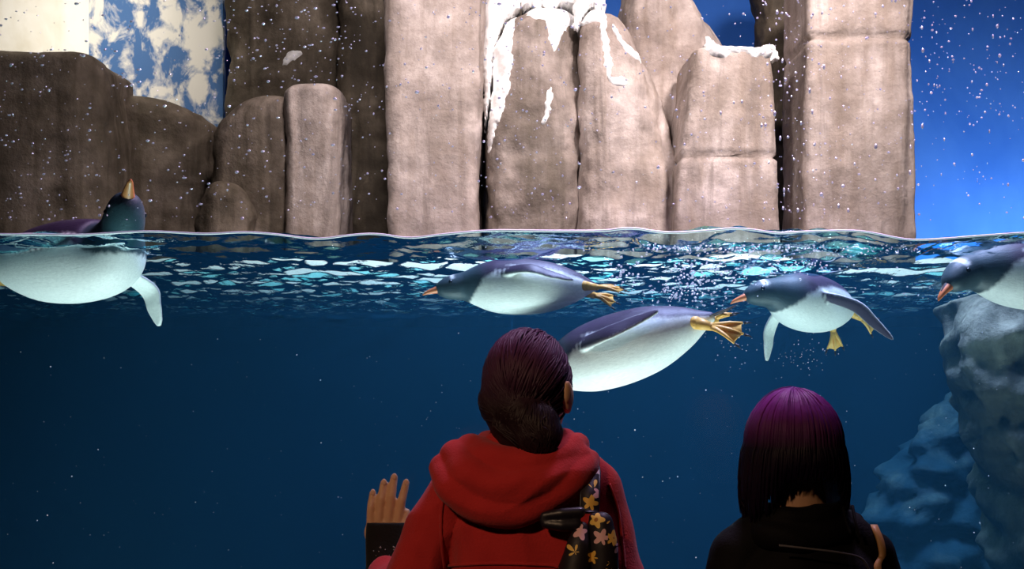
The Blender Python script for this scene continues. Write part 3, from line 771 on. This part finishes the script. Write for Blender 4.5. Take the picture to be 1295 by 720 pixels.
pxchain(b, [(578, 578, 1.97, .030), (596, 602, 1.91, .036), (640, 620, 1.885, .040), (690, 606, 1.89, .036), (728, 580, 1.94, .028)])
pxchain(b, [(596, 568, 1.98, .028), (622, 584, 1.92, .034), (668, 592, 1.90, .036), (708, 578, 1.92, .032), (730, 566, 1.97, .024)])
pxchain(b, [(618, 562, 2.02, .024), (632, 566, 1.96, .026), (670, 570, 1.94, .028), (704, 562, 1.96, .026), (716, 560, 2.02, .022)])
pxchain(b, [(612, 575, 2.03, .03), (600, 590, 2.06, .03), (618, 610, 2.10, .03)]); pxchain(b, [(718, 572, 2.03, .03), (735, 590, 2.06, .03), (720, 610, 2.10, .03)])
me = remeshed(b, .0045, 3); folds(me, .006, 9, (7, 7, 12))
wear('hood', me, M_RED, A)
legs_and_shoes(A, AX, AY, .82, M_JEAN)
# fingerless knitted mitt on the raised hand
b = bmesh.new()
mitt = [(*at(487, 728, 2.205), .042, .034), (*at(488, 708, 2.216), .044, .030), (*at(489, 686, 2.222), .047, .024), (*at(489, 668, 2.226), .046, .0205), (*at(489, 661, 2.227), .044, .019)]
loft(b, [(m[0], m[1], m[2], m[3], m[4]) for m in mitt], 40, 2.6)
chain(b, [(at(488, 725, 2.205), .034), (WRL + (ELL - WRL) * .3, .036)])
me = remeshed(b, .003, 2); mt = wear('mitt', me, M_KNIT, A)
b = bmesh.new(); rs = random.Random(3)
for k in range(46):
    p = at(rs.uniform(464, 518), rs.uniform(692, 722), 2.18)
    sphere(b, p + Vector((0, .012 + .1 * (p.x + .279) ** 2 / .05, 0)), .0014, seg=6, rings=4)
seq = wear('sequins', b, M_SEQ, A); seq['kind'] = 'stuff'
# tied-back hair
def hair_strand(bm, P, r, seg=5): tube(bm, P, [r * f for f in np.interp(np.linspace(0, 1, len(P)), [0, .1, .85, 1], [.7, 1, .9, .25])], seg)
b = bmesh.new()
g = lambda x, y, z: C + MA @ Vector((x, y, z))
sphere(b, g(0, -.012, .006), (.080, .092, .103), MA); sphere(b, g(-.004, -.04, -.02), (.078, .068, .085), MA)
chain(b, [(g(-.03, -.060, -.03), .050), (Vector((-.002, 1.945, 1.43)), .044), (Vector((.008, 1.93, 1.405)), .036)])
chain(b, [(g(.0, -.075, -.04), .048), (Vector((.040, 1.915, 1.430)), .046), (Vector((.050, 1.905, 1.405)), .042), (Vector((.045, 1.905, 1.390)), .030)])
chain(b, [(Vector((.060, 1.93, 1.43)), .035), (Vector((.072, 1.92, 1.412)), .028), (Vector((.06, 1.91, 1.395)), .026)])
shell = remeshed(b, .005, 4)
hb = BVHTree.FromPolygons([v.co[:] for v in shell.vertices], [tuple(p.vertices) for p in shell.polygons])
def settle(P, off):
    out = []
    for i, p in enumerate(P):
        q, n, _, d = hb.find_nearest(p); h = off * (.25 if i in (0, len(P) - 1) else 1)
        out.append(q + n * h if (p - q).dot(n) < h or d > .02 else p)
    return out
b = bmesh.new(); b.from_mesh(shell); rs = random.Random(11)
nape = Vector((.25, -.82, -.50)).normalized()
for k in range(330):
    u_ = rs.random(); az = R(-118 + 236 * u_); el = R(rs.uniform(16, 60) if abs(az) > R(60) else rs.uniform(28, 66))
    s_ = Vector((math.sin(az) * math.cos(el), math.cos(az) * math.cos(el), math.sin(el)))
    tw = Vector((nape.x + rs.uniform(-.30, .22), nape.y, nape.z + rs.uniform(-.2, .25))).normalized()
    P = []; lift = rs.uniform(1.0, 1.035)
    for i in range(15):
        t = i / 14; d = s_.slerp(tw, t)
        d = (d + Vector((-.18 * math.sin(t * 3.1), 0, 0))).normalized()
        P.append(g(d.x * .083 * lift, d.y * .098 * lift - .013, d.z * .106 * lift + .005))
    hair_strand(b, settle(P, rs.uniform(.0002, .0016)), rs.uniform(.0016, .0034))
for k in range(420):
    x0 = rs.uniform(-.040, .085); th = rs.uniform(-1, 1)
    top = Vector((x0 * .75 + .008, 1.918 - .012 * math.cos(th * 1.5) + rs.uniform(-.004, .004), 1.455 + rs.uniform(-.02, .02)))
    w_ = rs.uniform(-.006, .006)
    mid = Vector((x0 * .95 + .004 + w_, 1.890 + .018 * (x0 - .03) ** 2 / .002 * .35 + rs.uniform(-.003, .006), 1.425))
    end = Vector((.048 + (x0 - .03) * .45 + rs.uniform(-.01, .01), 1.885 + rs.uniform(0, .012), 1.392 + rs.uniform(-.01, .012)))
    hair_strand(b, settle([Vector(p) for p in catmull([top, mid, (mid + end) / 2 + Vector((.004, -.004, -.004)), end], 4)], rs.uniform(.0002, .002)), rs.uniform(.0014, .003))
for k in range(10):
    p = Vector((.105 + rs.uniform(-.004, .004), 1.985, 1.505 + rs.uniform(-.02, .01)))
    hair_strand(b, [Vector(q) for q in catmull([p, p + Vector((.010, -.006, -.014)), p + Vector((.006, -.01, -.03))], 4)], .0011)
for k in range(4):
    p = Vector((-.035, 1.96, 1.43)); hair_strand(b, [Vector(q) for q in catmull([p, p + Vector((-.012, -.004, -.03 - .01 * k)), p + Vector((-.026 + .004 * k, -.006, -.055))], 4)], .0008)
wear('hair', b, M_HAIRA, A)

# --- floral bag on the right shoulder
def floral():
    m = N('floral_print'); co = m.coords((1, 1, 1))
    vo = m.n('TexVoronoi', {'feature': 'F1', 'voronoi_dimensions': '3D'}, Vector=co, Scale=26, Randomness=.75)
    d = m.n('VectorMath', {'operation': 'SUBTRACT'}, i0=m.n('VectorMath', {'operation': 'SCALE'}, i0=co, Scale=26).outputs[0], i1=m.n('VectorMath', {'operation': 'SCALE'}, i0=vo.outputs['Position'], Scale=26).outputs[0])
    sx = m.n('SeparateXYZ', i0=d.outputs[0]); an = m.math('ARCTAN2', sx.outputs[2], sx.outputs[0])
    rr = m.math('ADD', .36, m.math('MULTIPLY', m.math('COSINE', m.math('MULTIPLY', an, 5.0)), .09))
    pet = m.math('LESS_THAN', vo.outputs['Distance'], rr); ctr = m.math('LESS_THAN', vo.outputs['Distance'], .11)
    hs = m.n('SeparateColor', i0=vo.outputs['Color']).outputs[0]
    pc = m.ramp(hs, [(.0, (.72, .42, .07)), (.45, (.80, .52, .12)), (.55, (.72, .42, .45)), (.9, (.70, .55, .50))], 'CONSTANT')
    c = m.mix(pet, (.012, .009, .014), pc); c = m.mix(ctr, c, (.35, .14, .03))
    return m.pbr(Base_Color=c, Roughness=.55, Specular_IOR_Level=.35)
M_FLORAL = floral(); M_LEATHER = plain('black_leather', (.012, .010, .018), .42, .4)
bag = empty('shoulder_bag', at(742, 760, 1.86)); tag(bag, 'black bag with yellow and pink flower print on the hooded woman\'s shoulder', 'bag')
b = bmesh.new()
P = [Vector((.19, 2.075, 1.24)), Vector((.178, 2.055, 1.33)), at(747, 589, 1.99), at(747, 600, 1.925), at(746, 622, 1.885), at(745, 650, 1.868)]
for sgx in (0,):
    path = [Vector(q) for q in catmull(P, 8)]
    rings = []
    for i, q in enumerate(path):
        rings.append([b.verts.new(q + Vector((dx, 0, 0)) + n2) for dx, n2 in ((-.0165, Vector((0, 0, 0))), (.0165, Vector((0, 0, 0))), (.0165, Vector((0, -.005, .004))), (-.0165, Vector((0, -.005, .004))))])
    for r0, r1 in zip(rings[:-1], rings[1:]):
        for k in range(4): b.faces.new((r0[k], r0[(k+1) % 4], r1[(k+1) % 4], r1[k]))
    b.faces.new(rings[0]); b.faces.new(rings[-1][::-1])
wear('strap', b, M_FLORAL, bag)
b = bmesh.new()
for dx in (-.0165, .0165): tube(b, [Vector(q) + Vector((dx, -.003, .002)) for q in catmull(P, 8)], .0028, 6)
wear('strap_piping', b, M_LEATHER, bag)
b = bmesh.new()
p0, p1 = at(761, 662, 1.855), at(759, 800, 1.845)
chain(b, [(p0, .022), (at(763, 690, 1.85), .028), (at(763, 740, 1.845), .030), (p1, .032)])
chain(b, [(at(752, 656, 1.86), .012), (at(752, 700, 1.86), .02)])
wear('body', remeshed(b, .005, 4), M_FLORAL, bag)
b = bmesh.new()
chain(b, [(at(735, 668, 1.853), .012), (at(732, 690, 1.848), .022), (at(728, 725, 1.845), .032), (at(735, 800, 1.845), .036)])
me = remeshed(b, .005, 4); folds(me, .003, 5, (14, 14, 8)); wear('pocket', me, M_FLORAL, bag)
b = bmesh.new(); chain(b, [(at(688, 653, 1.858), .0085), (at(710, 650, 1.852), .011), (at(734, 648, 1.852), .0105)]); chain(b, [(at(690, 663, 1.856), .009), (at(710, 665, 1.85), .0115), (at(730, 664, 1.85), .0105)])
sphere(b, at(687, 658, 1.857), (.007, .008, .012))
wear('handle', remeshed(b, .003, 4), M_LEATHER, bag)

# --- woman with purple hair
BX, BY = .555, 1.90
Bp = person('woman with a purple dyed bob in a black jacket seen from behind', (BX, BY, 0))
CB = Vector((.538, BY + .01, 1.388)); MB = Matrix.Rotation(R(6), 3, 'Z')
b = bmesh.new(); head_forms(b, CB, MB, .97)
chain(b, [((.540, BY - .008, 1.32), .049), ((BX - .005, BY - .010, 1.22), .053)])
loft(b, [(BX, BY, .74, .13, .09), (BX, BY, .84, .142, .10), (BX, BY, .96, .112, .08), (BX, BY, 1.09, .122, .09), (BX, BY, 1.18, .11, .07), (BX, BY, 1.23, .06, .05)])
S2 = [Vector((BX - .118, BY, 1.178)), Vector((BX + .122, BY, 1.180))]; E2 = [Vector((BX - .17, BY - .03, .94)), Vector((BX + .175, BY - .03, .94))]; W2 = [Vector((BX - .165, BY + .04, .74)), Vector((BX + .17, BY + .04, .74))]
for i, sx in ((0, -1), (1, 1)):
    chain(b, [(S2[i], .040), (E2[i], .034), (W2[i], .023)]); loose_hand(b, W2[i], (0, .2, -1), (-sx, 0, 0))
    chain(b, [((BX + .08 * sx, BY, .80), .074), ((BX + .083 * sx, BY + .01, .43), .048), ((BX + .085 * sx, BY - .01, .26), .043), ((BX + .085 * sx, BY - .01, .07), .032)])
    chain(b, [((BX + .085 * sx, BY - .03, .045), .030), ((BX + .085 * sx, BY + .10, .035), .025)])
wear('body', remeshed(b, .0036, 3), M_SKIN, Bp); eyes(Bp, CB, MB, .97)
b = bmesh.new()
loft(b, [(BX, BY, .72, .165, .125), (BX, BY, .80, .168, .128), (BX, BY, .95, .150, .115), (BX, BY, 1.08, .148, .118), (BX, BY, 1.16, .135, .105), (BX, BY, 1.21, .095, .08), (BX, BY, 1.245, .068, .066)])
for i, sx in ((0, -1), (1, 1)):
    chain(b, [((BX + .055 * sx - .005, BY - .008, 1.238), .040), (S2[i], .055), ((S2[i] + E2[i]) / 2, .053), (E2[i], .050), ((E2[i] + W2[i]) / 2, .046), (W2[i] + (E2[i] - W2[i]) * .1, .038)])
me = remeshed(b, .0055, 5); folds(me, .006, 21, (8, 8, 4)); jb = BVHTree.FromPolygons([v.co[:] for v in me.vertices], [tuple(p.vertices) for p in me.polygons]); wear('jacket', me, M_BLACK, Bp)
b = bmesh.new()
pxchain(b, [(958, 658, 1.93, .016), (975, 656, 1.86, .018), (1010, 656, 1.835, .019), (1045, 650, 1.85, .018), (1066, 645, 1.93, .016)])
pxchain(b, [(948, 672, 1.93, .022), (972, 676, 1.85, .026), (1012, 682, 1.825, .028), (1055, 672, 1.85, .026), (1078, 662, 1.93, .020)])
me = remeshed(b, .005, 3); folds(me, .004, 13, (9, 9, 9)); wear('collar', me, M_BLACK, Bp)
b = bmesh.new(); tube(b, [Vector(q) for q in catmull([at(985, 690, 1.775), at(1020, 694, 1.768), at(1060, 699, 1.772), at(1088, 706, 1.79), at(1100, 722, 1.80)], 6)], .0022, 6)
wear('piping', b, plain('grey_piping', (.14, .13, .15), .6), Bp)
b = bmesh.new()
for dx, hgt in ((1066, 36), (1078, 40)): tube(b, [Vector(q) for q in catmull([at(dx, 640, 1.862), at(dx + 4, 660, 1.835), at(dx + 10, 640 + hgt, 1.822)], 5)], .003, 6)
wear('jacket_seam', b, M_BLACK, Bp)
legs_and_shoes(Bp, BX, BY, .76, M_BLACK)
# bob: strands falling from the crown round the head
def bob_end(az):   # az 0 = towards the window, 180 = towards us; length in z
    a = abs((math.degrees(az) + 180) % 360 - 180)
    return float(np.interp(a, [60, 100, 128, 150, 165, 180], [1.262, 1.256, 1.290, 1.328, 1.336, 1.336]))
b = bmesh.new()
gb = lambda x, y, z: CB + MB @ Vector((x, y, z))
rs = random.Random(23); lay = []
def bob_path(az, rr, endz, tilt):
    P = []; n = 16
    for i in range(9):
        el = R(88 - 88 * i / 8)
        P.append(gb(math.sin(az) * math.cos(el) * .088 * rr, math.cos(az) * math.cos(el) * .102 * rr - .004, math.sin(el) * .104 * rr + .004))
    zend = endz - CB.z
    for i in range(1, 9):
        t = i / 8; fl = 1.0 + .07 * math.sin(t * 2.4) - .05 * t * t
        P.append(gb(math.sin(az) * .088 * rr * fl * 1.04 + tilt * t, math.cos(az) * .102 * rr * fl - .004, .004 + (zend - .004) * t))
    return P
grid = []
for k in range(61):      # closed under-layer
    az = R(62 + 236 * k / 60); grid.append(bob_path(az, .985, bob_end(az) + .006, 0))
vs = [[b.verts.new(p) for p in c] for c in grid]; vi = [[b.verts.new(CB + (p - CB) * .93) for p in c] for c in grid]
n_ = len(grid[0])
for k in range(60):
    for i in range(n_ - 1):
        b.faces.new((vs[k][i], vs[k][i+1], vs[k+1][i+1], vs[k+1][i])); b.faces.new((vi[k][i], vi[k+1][i], vi[k+1][i+1], vi[k][i+1]))
    b.faces.new((vs[k][-1], vi[k][-1], vi[k+1][-1], vs[k+1][-1]))
for k in (0, 60):
    for i in range(n_ - 1): b.faces.new((vs[k][i], vi[k][i], vi[k][i+1], vs[k][i+1]))
for k in range(520):
    az = R(62 + 236 * rs.random()); e = bob_end(az) + rs.uniform(-.010, .008)
    if 225 < math.degrees(az) < 275: e -= rs.uniform(0, .03)
    hair_strand(b, bob_path(az, rs.uniform(.985, 1.02), e, rs.uniform(-.008, .008)), rs.uniform(.0016, .0034))
for k in range(14):
    az = R(rs.uniform(140, 300)); P = bob_path(az, rs.uniform(1.03, 1.06), 1.40, 0)[:5]; hair_strand(b, P, .0007)
bmesh.ops.recalc_face_normals(b, faces=b.faces[:])
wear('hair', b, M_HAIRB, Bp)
# tan strap bag worn on the right shoulder
bag2 = empty('crossbody_bag', (BX + .22, BY - .02, .72)); tag(bag2, 'bag with a tan leather strap over the black jacket', 'bag')
M_TANL = plain('tan_leather', (.62, .33, .13), .45, .4)
b = bmesh.new()
P = [Vector((BX + .128, BY + .055, 1.20)), Vector((BX + .138, BY + .01, 1.238)), at(1113, 660, 1.862), at(1120, 680, 1.835), at(1123, 705, 1.822), at(1122, 730, 1.812), Vector((BX + .175, BY - .105, .95)), Vector((BX + .262, BY - .03, .80))]
path = [Vector(q) for q in catmull(P, 8)]; rings = []
for i, q in enumerate(path):      # lie on the jacket
    if q.z > 1.0:
        s_, n_2, _, d_ = jb.find_nearest(q); path[i] = s_ + n_2 * .002
for _ in range(4): path = [path[0]] + [(a + b2 * 2 + c) / 4 for a, b2, c in zip(path, path[1:], path[2:])] + [path[-1]]
for q in path: rings.append([b.verts.new(q + Vector(d)) for d in ((-.0065, 0, 0), (.0065, 0, 0), (.0065, -.004, .003), (-.0065, -.004, .003))])
for r0, r1 in zip(rings[:-1], rings[1:]):
    for k in range(4): b.faces.new((r0[k], r0[(k+1) % 4], r1[(k+1) % 4], r1[k]))
b.faces.new(rings[0]); b.faces.new(rings[-1][::-1]); bmesh.ops.recalc_face_normals(b, faces=b.faces[:])
wear('strap', b, M_TANL, bag2)
b = bmesh.new(); bx(b, BX + .232, BX + .305, BY - .11, BY + .09, .62, .80); bmesh.ops.bevel(b, geom=b.edges[:], offset=.02, segments=3, affect='EDGES')
wear('body', b, M_TANL, bag2)

# ---------------------------------------------------------------- drops, bubbles, specks
def drops(name, items, mat, label, cat):
    bm0 = bmesh.new(); bmesh.ops.create_icosphere(bm0, subdivisions=1, radius=1)
    bv = np.array([v.co[:] for v in bm0.verts]); bf = np.array([[v.index for v in f.verts] for f in bm0.faces]); bm0.free()
    V, F = [], []
    for i, (c, r) in enumerate(items): V.append(bv * np.array(r) + np.array(c)); F.append(bf + i * len(bv))
    me = bpy.data.meshes.new(name); me.from_pydata(np.concatenate(V).tolist(), [], np.concatenate(F).tolist()); me.update()
    return tag(mesh_obj(name, me, mat), label, cat, kind='stuff')
rs = random.Random(5); it = []
px2m = GB / FPX
def density(x, y):
    d = .42
    if x < 130: d = .75 if y > 60 else .35
    elif 280 < x < 440 and y < 110: d = 1.0
    elif 430 < x < 490: d = .6
    elif 610 < x < 720: d = .8
    elif 960 < x < 1060: d = 1.0
    elif x > 1160: d = .95 if y < 150 else .35
    elif x > 1060: d = .6
    return d
tries = 0
while len(it) < 3100 and tries < 19000:
    tries += 1
    x, y = rs.uniform(-250, 1560), rs.uniform(-60, 280)
    if rs.random() > density(x, y): continue
    r = px2m * (.6 + 1.25 * rs.random() ** 2.5)
    if rs.random() < .05: r *= 1.5
    p = at(x, y, GB + .001); ax = rs.uniform(.8, 1.9) if x < 450 else rs.uniform(.8, 1.25)
    az_ = rs.uniform(1.2, 2.2) if (x > 900 and rs.random() < .25) else rs.uniform(.7, 1.1)
    it.append(((p.x, p.y, p.z), (r * ax, r * .5, r * az_)))
drops('water_droplets', it, M_DROP, 'spray of small water droplets on the window above the waterline', 'droplets')
it = []
def cluster(n, cx, cy, sx, sy, Y0, Y1, r0, r1):
    for _ in range(n):
        p = at(rs.gauss(cx, sx), rs.gauss(cy, sy), rs.uniform(Y0, Y1)); r = rs.uniform(r0, r1)
        if p.z < ZS - .02: it.append(((p.x, p.y, p.z), (r * rs.uniform(.9, 1.5), r, r)))
cluster(170, 880, 352, 22, 16, 2.45, 2.7, .0014, .0036); cluster(120, 846, 372, 30, 9, 2.5, 2.8, .0012, .0028); cluster(70, 930, 345, 25, 12, 2.5, 2.8, .0012, .003)
cluster(110, 990, 335, 50, 8, 2.45, 2.6, .0012, .003); cluster(60, 1010, 450, 22, 12, 2.5, 2.9, .0006, .0013); cluster(60, 935, 425, 18, 22, 2.5, 2.9, .0007, .0014)
cluster(1100, 935, 306, 85, 7, 2.33, 2.44, .0010, .0028); cluster(300, 1090, 312, 60, 6, 2.34, 2.5, .0008, .002); cluster(26, 790, 345, 14, 8, 2.5, 2.7, .002, .004); cluster(20, 1150, 370, 40, 12, 2.5, 2.8, .001, .0022)
drops('air_bubbles', it, M_BUBBLE, 'cloud of white air bubbles trailing between the swimming penguins', 'bubbles')
it = []
for _ in range(280):
    p = at(rs.uniform(-20, 1315), rs.uniform(415, 740), rs.uniform(2.35, 3.0)); r = rs.uniform(.0006, .0012) if rs.random() < .85 else rs.uniform(.0014, .002)
    it.append(((p.x, p.y, p.z), (r, r, r)))
drops('floating_specks', it, M_BUBBLE, 'tiny pale specks floating in the deep blue water', 'specks')

# ---------------------------------------------------------------- lamps above the picture, added fill strips below it
def lamp(name, loc, tgt, label, s):
    o = empty(name, loc); o.rotation_euler = (Vector(tgt) - Vector(loc)).to_track_quat('-Z', 'Y').to_euler()
    tag(o, label, 'lamp'); b = bmesh.new()
    M = Matrix.Translation((0, 0, .075))
    bmesh.ops.create_cone(b, cap_ends=True, segments=24, radius1=s * .62, radius2=s * .45, depth=.12, matrix=M)
    bm_obj('housing', b, M_STEEL, o, False)
    b = bmesh.new()
    for k in range(24):
        a0, a1 = 2 * math.pi * k / 24, 2 * math.pi * (k + 1) / 24
        q = [b.verts.new((r * math.cos(a), r * math.sin(a), z)) for a, r, z in ((a0, s * .62, .02), (a1, s * .62, .02), (a1, s * .66, -.03), (a0, s * .66, -.03))]
        b.faces.new(q)
    bm_obj('rim', b, M_STEEL, o, False)
    return o
for (l, t), d in zip(LAMPS, ('over the right pillar', 'over the middle rocks', 'over the left boulder', 'by the blue wall')):
    lamp('stage_lamp', l, t, 'grey stage lamp hanging ' + d, .55)
for (l, t), d in zip(UW, ('at the left', 'in the middle', 'at the right')):
    o = tag(empty('added_fill_strip', (l[0], l[1], -.25)), 'added unseen fill strip on the tank floor along the window ' + d, 'lamp')
    b = bmesh.new(); bx(b, -.5, .5, -.06, .06, .0, .10); bmesh.ops.bevel(b, geom=b.edges[:], offset=.01, segments=2, affect='EDGES'); bm_obj('housing', b, M_STEEL, o, False)
    b = bmesh.new(); bx(b, -.48, .48, -.045, .045, .10, .112); bm_obj('lens', b, M_LENS, o, False)
